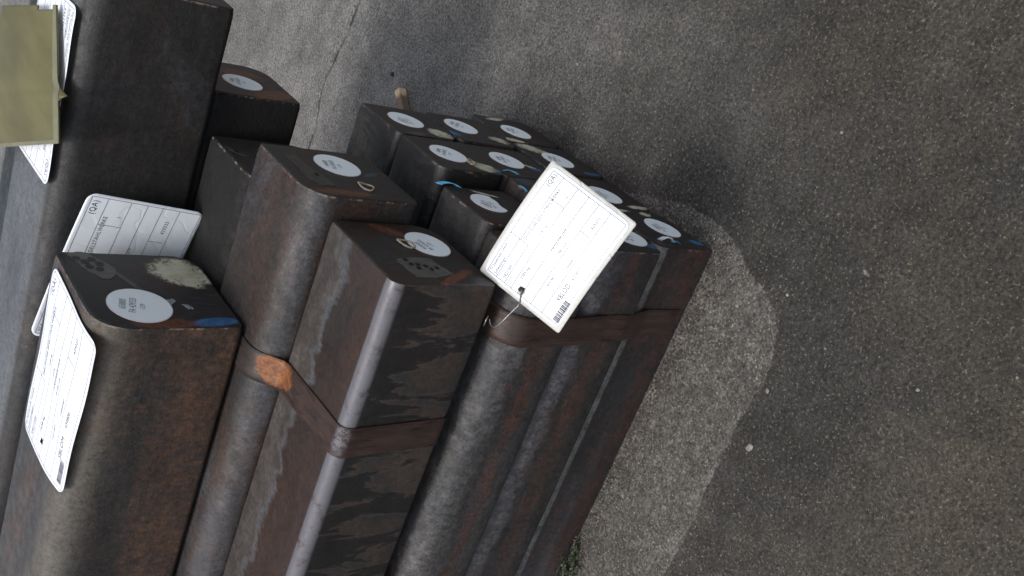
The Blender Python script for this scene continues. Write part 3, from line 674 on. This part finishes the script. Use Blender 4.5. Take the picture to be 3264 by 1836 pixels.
# ------------------------------------------------------------------ delivery tags
def rounded(u, v, W, Hh, r):
    for cx_, cy2 in ((r, r), (W-r, r), (r, Hh-r), (W-r, Hh-r)):
        inx = u < r if cx_ == r else u > W-r; iny = v < r if cy2 == r else v > Hh-r
        if inx and iny:
            # map corner square onto quarter disc
            a, b = (u-cx_)/r, (v-cy2)/r
            u = cx_+r*a*math.sqrt(max(0, 1-b*b/2)); v = cy2+r*b*math.sqrt(max(0, 1-a*a/2))
    return u, v
def make_tag(label, W, Hh, fmap, items, lines, cardmat, ink, hole=None, rad=.012, sleeve=None, bars=None, flipname='steel tag'):
    root = bpy.data.objects.new('delivery_tag', None); COL.objects.link(root); root.location = fmap(W/2, Hh/2)[0]; root.empty_display_size = .02
    tag(root, label, 'tag', 'paper delivery tags on the steel')
    L0 = Vector(root.location)
    def P(u, v, d):
        p_, n_ = fmap(u, v); return p_+n_*d-L0
    def sheet(name, m0, r, mat, d, th, hr):
        ku, kv = 60, 46; vs, fs = [], []
        for j in range(kv+1):
            for i in range(ku+1):
                u, v = W*i/ku, Hh*j/kv
                u, v = rounded(u, v, W, Hh, r)
                if m0: u = m0+(W-2*m0)*u/W; v = m0+(Hh-2*m0)*v/Hh
                if hole:
                    du, dv = u-hole[0], v-hole[1]; q = math.hypot(du, dv)
                    if 1e-6 < q < hr*1.9:
                        k_ = (hr+(q)*(1-hr/(hr*1.9)))/q; u, v = hole[0]+du*k_, hole[1]+dv*k_
                vs.append(P(u, v, d))
        cut = -1
        for j in range(kv):
            for i in range(ku):
                if hole:
                    uc, vc = m0+(W-2*m0)*(i+.5)/ku, m0+(Hh-2*m0)*(j+.5)/kv
                    if abs(uc-hole[0]) < W/ku*.51 and abs(vc-hole[1]) < Hh/kv*.51: continue
                fs.append((j*(ku+1)+i, (j+1)*(ku+1)+i, (j+1)*(ku+1)+i+1, j*(ku+1)+i+1))
        o = mesh_obj(name, vs, fs, mat, root, smooth=True)
        md = o.modifiers.new('s', 'SOLIDIFY'); md.thickness = th; md.offset = 0
        return o
    if sleeve:
        sheet('plastic_sleeve', 0, .003, M['sleeve'], -.0006, .0004, .0052)
        card = sheet('printed_card', sleeve, rad, cardmat, 0, .0004, .0055)
    else: card = sheet('printed_card', 0, rad, cardmat, 0, .0005, .0055)
    vs, fs = [], []; pv, pf = [], []
    for it in items:
        txt, s, t, h = it[:4]; pale = len(it) > 4 and it[4]
        v_, f_, wm = text_geo(txt); sc_ = h/.7; condense = .82
        mesh_obj('printed_text', [P(s*W+x*sc_*condense, t*Hh-yy*sc_, .0005) for (x, yy) in v_], [f[::-1] for f in f_], ink[1 if pale else 0], card)
    def strip(a, b_, wd, V, F, k=14):
        du, dv = b_[0]-a[0], b_[1]-a[1]; l = math.hypot(du, dv); nx_, ny_ = -dv/l*wd/2, du/l*wd/2; b0 = len(V)
        for i in range(k+1):
            u, v = a[0]+du*i/k, a[1]+dv*i/k
            V.append(P(u+nx_, v+ny_, .0005)); V.append(P(u-nx_, v-ny_, .0005))
        for i in range(k): F.append((b0+2*i, b0+2*i+1, b0+2*i+3, b0+2*i+2))
    for (s0, t0, s1, t1) in lines: strip((s0*W, t0*Hh), (s1*W, t1*Hh), .0007, pv, pf)
    mesh_obj('ruled_lines', pv, pf, ink[1], card)['kind'] = 'stuff'
    if bars:
        s0, t0, s1, t1 = bars; bv, bf = [], []; u = s0*W; rnd = random.Random(3)
        while u < s1*W:
            wd = rnd.choice((.0005, .0009, .0015)); strip((u, t0*Hh), (u, t1*Hh), wd, bv, bf, 3); u += wd+rnd.choice((.0007, .0011))
        mesh_obj('barcode', bv, bf, ink[0], card)['kind'] = 'stuff'
    return root
def std_items(code, weight, pcs, length, num, extra=()):
    it = [('TS Steeltrade GmbH', .035, .085, .0056), ('Schwetzingen', .035, .145, .0056), ('(2) Documenten-Nr.', .03, .185, .0024, 1), (code, .05, .255, .0068), ('(5) Bestellung-Nr.', .03, .30, .0024, 1),
          ('DEUTSCHE EDELSTAHLWERKE', .42, .225, .0062), ('(QA)', .86, .105, .0090), (weight, .14, .42, .0066), (weight, .52, .33, .0052), (pcs, .86, .33, .0056),
          ('1.2379', .50, .455, .0052), ('CRYODUR 2379', .48, .525, .0052), (length, .47, .60, .0052), ('439333', .80, .735, .0062),
          ('1402418875', .22, .69, .0042), ('0708044487', .42, .755, .0042), ('650800', .40, .875, .0066), (num, .19, .88, .0095)]
    return it
LN = [(.02, .04, .98, .04), (.02, .04, .02, .97), (.02, .16, .40, .16), (.02, .27, .40, .27), (.40, .04, .40, .27), (.40, .17, .98, .17), (.02, .36, .98, .36), (.80, .17, .80, .36), (.02, .50, .98, .50), (.02, .63, .98, .63), (.74, .63, .74, .76), (.02, .78, .98, .78), (.02, .97, .98, .97), (.98, .04, .98, .97)]
def bilin(P0, P1, P2, P3, W, Hh, bend=0.0, bendt=0.0, extra=None):
    P0, P1, P2, P3 = map(Vector, (P0, P1, P2, P3)); nrm = (P1-P0).cross(P3-P0); nrm.normalize(); nrm = -nrm
    def pos(u, v):
        s, t = u/W, v/Hh
        p_ = P0*(1-s)*(1-t)+P1*s*(1-t)+P2*s*t+P3*(1-s)*t
        d = bend*4*s*(1-s)+bendt*4*t*(1-t)
        if extra: d += extra(s, t)
        return p_+nrm*d
    def f(u, v):
        e = .001; p_ = pos(u, v); a = pos(u+e, v)-pos(u-e, v); b = pos(u, v+e)-pos(u, v-e)
        q = -(a.cross(b)).normalized(); return p_, q
    return f
INK = (M['ink'], M['ink_pale'])
# A: stands in the gap behind the large rusty bar
fA = bilin((-.822, 1.300, .819), (-.587, 1.303, .776), (-.604, 1.311, .602), (-.842, 1.308, .648), .245, .178, .006, .0)
fA = bilin((-.822, 1.300, .819), (-.587, 1.300, .776), (-.607, 1.300, .602), (-.842, 1.300, .645), .245, .178, -.005)
make_tag('clean white paper tag standing upright in the gap behind the large rusty bar', .245, .178, fA, std_items('5421300', '1438 kg', '1', '(4120) mm', '9BLON'), LN, M['card'], INK, rad=.014, bars=(.06, .90, .17, .96))
# B: lies on top of the large rusty bar
dropB = lambda s, t: -.008*(max(0, t-.6)/.4)**2 + .0010*math.sin(9*s+5*t)
fB = bilin((-.942, 1.245, .8195), (-.676, 1.249, .8195), (-.690, 1.064, .8195), (-.938, 1.076, .8195), .255, .178, 0, 0, dropB)
make_tag('glossy creased white paper tag lying on top of the large rusty bar', .255, .178, fB, std_items('5421300', '1438 kg', '1', '(4120) mm', 'SBLOM'), LN, M['card_used'], INK, hole=(.026, .082), rad=.014, bars=(.05, .88, .20, .95))
# D: lies on the biggest bar under the yellowed card
fD = bilin((-.345, 1.342, .8225), (-.600, 1.334, .8225), (-.606, 1.515, .8225), (-.351, 1.523, .8225), .255, .18, 0, 0, lambda s, t: .0008*math.sin(12*s+3*t))
make_tag('white paper tag lying on the biggest bar, half covered by the yellowed card', .255, .18, fD, std_items('5421300', '1438 kg', '1', '(4120) mm', '9BLON'), LN, M['card_used'], INK, rad=.014)
# C: bright tag on the wire
c0, c1, c3 = Vector((-.462, .873, .425)), Vector((-.291, .8505, .396)), Vector((-.487, .756, .3666)); c2 = c1+(c3-c0)
fC = bilin(c0, c1, c2, c3, .175, .135, .010, 0)
tC = make_tag('bright sunlit white tag in a plastic sleeve hooked by wire to the bottom bundle', .175, .135, fC,
     [(a, s*.93+.035, t*.92+.035, h*.72, *r_) for (a, s, t, h, *r_) in std_items('5421300', '3385 kg', '12', '(1940) mm', '9BLOD')],
     [(a*.93+.035, b*.92+.035, c_*.93+.035, d*.92+.035) for a, b, c_, d in LN], M['card'], (M['ink'], M['ink_pale']), hole=(.0155, .064), rad=.010, sleeve=.0045, bars=(.07, .875, .25, .945))
hp, hn = fC(.0155, .064); L0 = Vector(tC.location)
path = [q-L0 for q in (hp-hn*.004, hp+hn*.002, Vector((-.4758, .812, .3954)), Vector((-.4861, .814, .3984)), Vector((-.4953, .816, .4019)), Vector((-.5047, .818, .4054)),
                       Vector((-.514, .820, .4101)), Vector((-.5172, .822, .414)), Vector((-.5139, .824, .4186)), Vector((-.5074, .826, .4216)))]
def smooth_path(P_, k=6):
    out = []
    for i in range(len(P_)-1):
        a = P_[max(i-1, 0)]; b = P_[i]; c_ = P_[i+1]; d = P_[min(i+2, len(P_)-1)]
        for j in range(k):
            t = j/k
            out.append(.5*((2*b)+(-a+c_)*t+(2*a-5*b+4*c_-d)*t*t+(-a+3*b-3*c_+d)*t*t*t))
    out.append(P_[-1]); return out
vs, fs = tube(smooth_path(path), .0008, 8)
mesh_obj('wire_hook', vs, fs, M['wire'], tC, smooth=True)
vs, fs = tube([Vector((-.5060, .832, .4200))-L0, Vector((-.5137, .832, .4209))-L0, Vector((-.5215, .832,   .4212))-L0], .0009, 8)
mesh_obj('wire_end', vs, fs, M['wire'], tC, smooth=True)

# yellowed card over tag D
q0, q1, q2, q3 = Vector((-.350, 1.394, .831)), Vector((-.509, 1.277+.048, .828)), Vector((-.655, 1.62, .851)), Vector((-.412, 1.590, .851))
q0 = Vector((-.361, 1.398, .831)); q1 = Vector((-.513, 1.285, .831)); q2 = Vector((-.665, 1.605, .851)); q3 = Vector((-.424, 1.578, .851))
def fy(s, t):
    p_ = q0*(1-s)*(1-t)+q1*s*(1-t)+q2*s*t+q3*(1-s)*t
    p_.z += .006*math.sin(math.pi*t)*math.sin(math.pi*s*1.0)-.0022*math.exp(-((s-.60)/.035)**2)
    return p_
root = bpy.data.objects.new('yellowed_card', None); COL.objects.link(root); root.location = fy(.5, .5); L0 = Vector(root.location)
tag(root, 'torn yellowed stiff card covering most of a white tag at the far left', 'card')
ku, kv = 60, 40; vs, fs = [], []
for j in range(kv+1):
    for i in range(ku+1):
        s, t = i/ku, j/kv
        jag = .004*noise.noise(Vector((s*30, 0, 0)))
        tt = t
        if j == 0:
            tt = jag
            if .60 < s < .69: tt = -.10*(1-abs(s-.675)/.075) if s < .675 else -.02
        vs.append(fy(s, tt)-L0)
for j in range(kv):
    for i in range(ku):
        if i < 3 and j < 13 and j >= 1 and i < 2: continue      # torn notch at the far end
        fs.append((j*(ku+1)+i, (j+1)*(ku+1)+i, (j+1)*(ku+1)+i+1, j*(ku+1)+i+1))
o = mesh_obj('card_sheet', vs, fs, M['yellow'], root, smooth=True)
md = o.modifiers.new('s', 'SOLIDIFY'); md.thickness = .0025; md.offset = 0
ev, ef = [], []
for i in range(ku+1):
    for t in (-.004, .05): ev.append(fy(i/ku, t)-L0+Vector((0, 0, .0017)))
for i in range(ku): ef.append((2*i, 2*i+1, 2*i+3, 2*i+2))
o = mesh_obj('pale_border', ev, ef, M['yellow_edge'], root); 
ev, ef = [], []
for j in range(kv+1):
    for s in (.975, 1.004): ev.append(fy(s, j/kv)-L0+Vector((0, 0, .0019)))
for j in range(kv): ef.append((2*j, 2*j+1, 2*j+3, 2*j+2))
mesh_obj('pale_border', ev, ef, M['yellow_edge'], root)

# ------------------------------------------------------------------ small things on the ground
def pebble(x, y, s, colr, label, flat=.45, seed=0, ex=1.0, rot=0, name='pebble'):
    bm = bmesh.new(); bmesh.ops.create_icosphere(bm, subdivisions=3, radius=1)
    for v in bm.verts:
        d = 1+.35*noise.noise(v.co*1.3+Vector((seed, 0, 0)))+.12*noise.noise(v.co*4+Vector((0, seed, 0)))
        v.co = Vector((v.co.x*d*s*ex, v.co.y*d*s, v.co.z*d*s*flat))
        v.co = Matrix.Rotation(rot, 3, 'Z') @ v.co
    me = bpy.data.meshes.new(name); bm.to_mesh(me); bm.free()
    for p_ in me.polygons: p_.use_smooth = True
    me.materials.append(simple('stone_%d' % seed, colr, .75, 0, .4, 250, .4))
    o = bpy.data.objects.new(name, me); COL.objects.link(o); o.location = (x, y, s*flat*.65); tag(o, label, 'stone')
    return o
pebble(-.620, .640, .0050, (.22, .20, .19), 'oblong pinkish grey stone chip on the dark ground near the edge of the dry patch', .45, 3, 1.5, R(160))
pebble(-.530, .657, .0026, (.22, .21, .19), 'small pale stone chip on the edge of the dry patch', .6, 5, 1.4, .4)
pebble(-.392, .700, .0022, (.30, .30, .28), 'tiny white stone on the dark ground off the bar corner', .7, 6)
pebble(-.478, 1.821, .0050, (.035, .034, .033), 'small black stone on the pale concrete behind the bundle', .8, 8)
pebble(-.450, .767, .0028, (.24, .23, .21), 'small whitish stone in the middle of the dry patch', .6, 9)
pebble(-.155, .740, .0022, (.24, .23, .21), 'tiny cream stone on the dark ground right of the bright tag', .7, 10)
pebble(-.255, 1.28, .0030, (.20, .19, .17), 'small grey stone on the dark damp ground above the bundle', .6, 11)
pebble(-.40, .47, .0024, (.24, .24, .22), 'tiny pale stone out on the brown ground at the lower right', .7, 12)
# wooden lath
def lath():
    a = Vector((-.494, 1.762, .010)); b = Vector((-.80, 1.40, .010)); d = (b-a).normalized(); s = Vector((-d.y, d.x, 0)); h = .0085
    vs, fs = [], []; k = 24
    for i in range(k+1):
        c_ = a+(b-a)*i/k
        for (u, v) in ((-h, -h), (h, -h), (h, h), (-h, h)):
            vs.append(c_+s*(u+.0008*noise.noise(Vector((i*.7, u*90, v*90))))+Vector((0, 0, v+.0008*noise.noise(Vector((i*.6, v*80, u*70))))))
    for i in range(k):
        for j in range(4): fs.append((i*4+j, i*4+(j+1) % 4, (i+1)*4+(j+1) % 4, (i+1)*4+j))
    fs.append((3, 2, 1, 0)); fs.append(tuple(k*4+j for j in range(4)))
    n = N('weathered_lath'); raw = n.coord(); v = n.new('ShaderNodeVectorMath', operation='DISTANCE'); n.l.new(raw, v.inputs[0]); v.inputs[1].default_value = tuple(a)
    f = n.rng(n.math('ADD', v.outputs['Value'], n.math('MULTIPLY', n.noise(raw, 60, 4, .6), .01)), .018, .030)
    g2 = n.noise(n.coord((0, 0, 0), (1, 1, 1)), 140, 4, .6)
    col = n.mix(f, n.mix(g2, (.50, .36, .20), (.62, .48, .30)), n.mix(g2, (.12, .075, .05), (.20, .13, .09)))
    o = mesh_obj('wooden_lath', vs, fs, n.finish(col, .75, 0, n.bump(g2, .3, .001)))
    tag(o, 'thin wooden lath with a fresh pale end sticking out behind the bottom bundle', 'wood')
lath()
# weed
def weed(x, y):
    root = bpy.data.objects.new('weed', None); COL.objects.link(root); root.location = (x, y, 0)
    tag(root, 'small green weed growing against the foot of the bottom bundle', 'weed')
    lm = simple('weed_leaf', (.022, .036, .013), .55, 0, .45, 90); sm_ = simple('weed_stem', (.06, .07, .03), .6)
    sv, sf = [], []; lv, lf = [], []
    for k in range(34):
        an = random.uniform(-2.9, .3) ; ln = random.uniform(.012, .040); base = Vector((random.uniform(-.030, .045), random.uniform(-.012, .008), 0))
        tip = base+Vector((math.cos(an)*ln, math.sin(an)*ln*.8, random.uniform(.006, .026)))
        P_ = [base+(tip-base)*t+Vector((0, 0, .004*math.sin(t*3.1))) for t in (0, .33, .66, 1)]
        v_, f_ = tube(P_, .0005, 4); b = len(sv); sv += v_; sf += [tuple(b+i for i in f) for f in f_]
        for j in range(7):
            t = .25+.75*j/6; c_ = base.lerp(tip, t); a2 = an+(-1)**j*random.uniform(.5, 1.3); l2 = random.uniform(.004, .0085); w2 = l2*.38
            d = Vector((math.cos(a2), math.sin(a2), random.uniform(-.3, .5))).normalized(); s = d.cross(Vector((0, 0, 1))).normalized()
            b = len(lv); lv += [c_, c_+d*l2*.5+s*w2+Vector((0, 0, .001)), c_+d*l2, c_+d*l2*.5-s*w2+Vector((0, 0, .001))]; lf.append((b, b+1, b+2, b+3))
    mesh_obj('stem', sv, sf, sm_, root)
    o = mesh_obj('leaf', lv, lf, lm, root); o['kind'] = 'stuff'
weed(-1.035, .845)
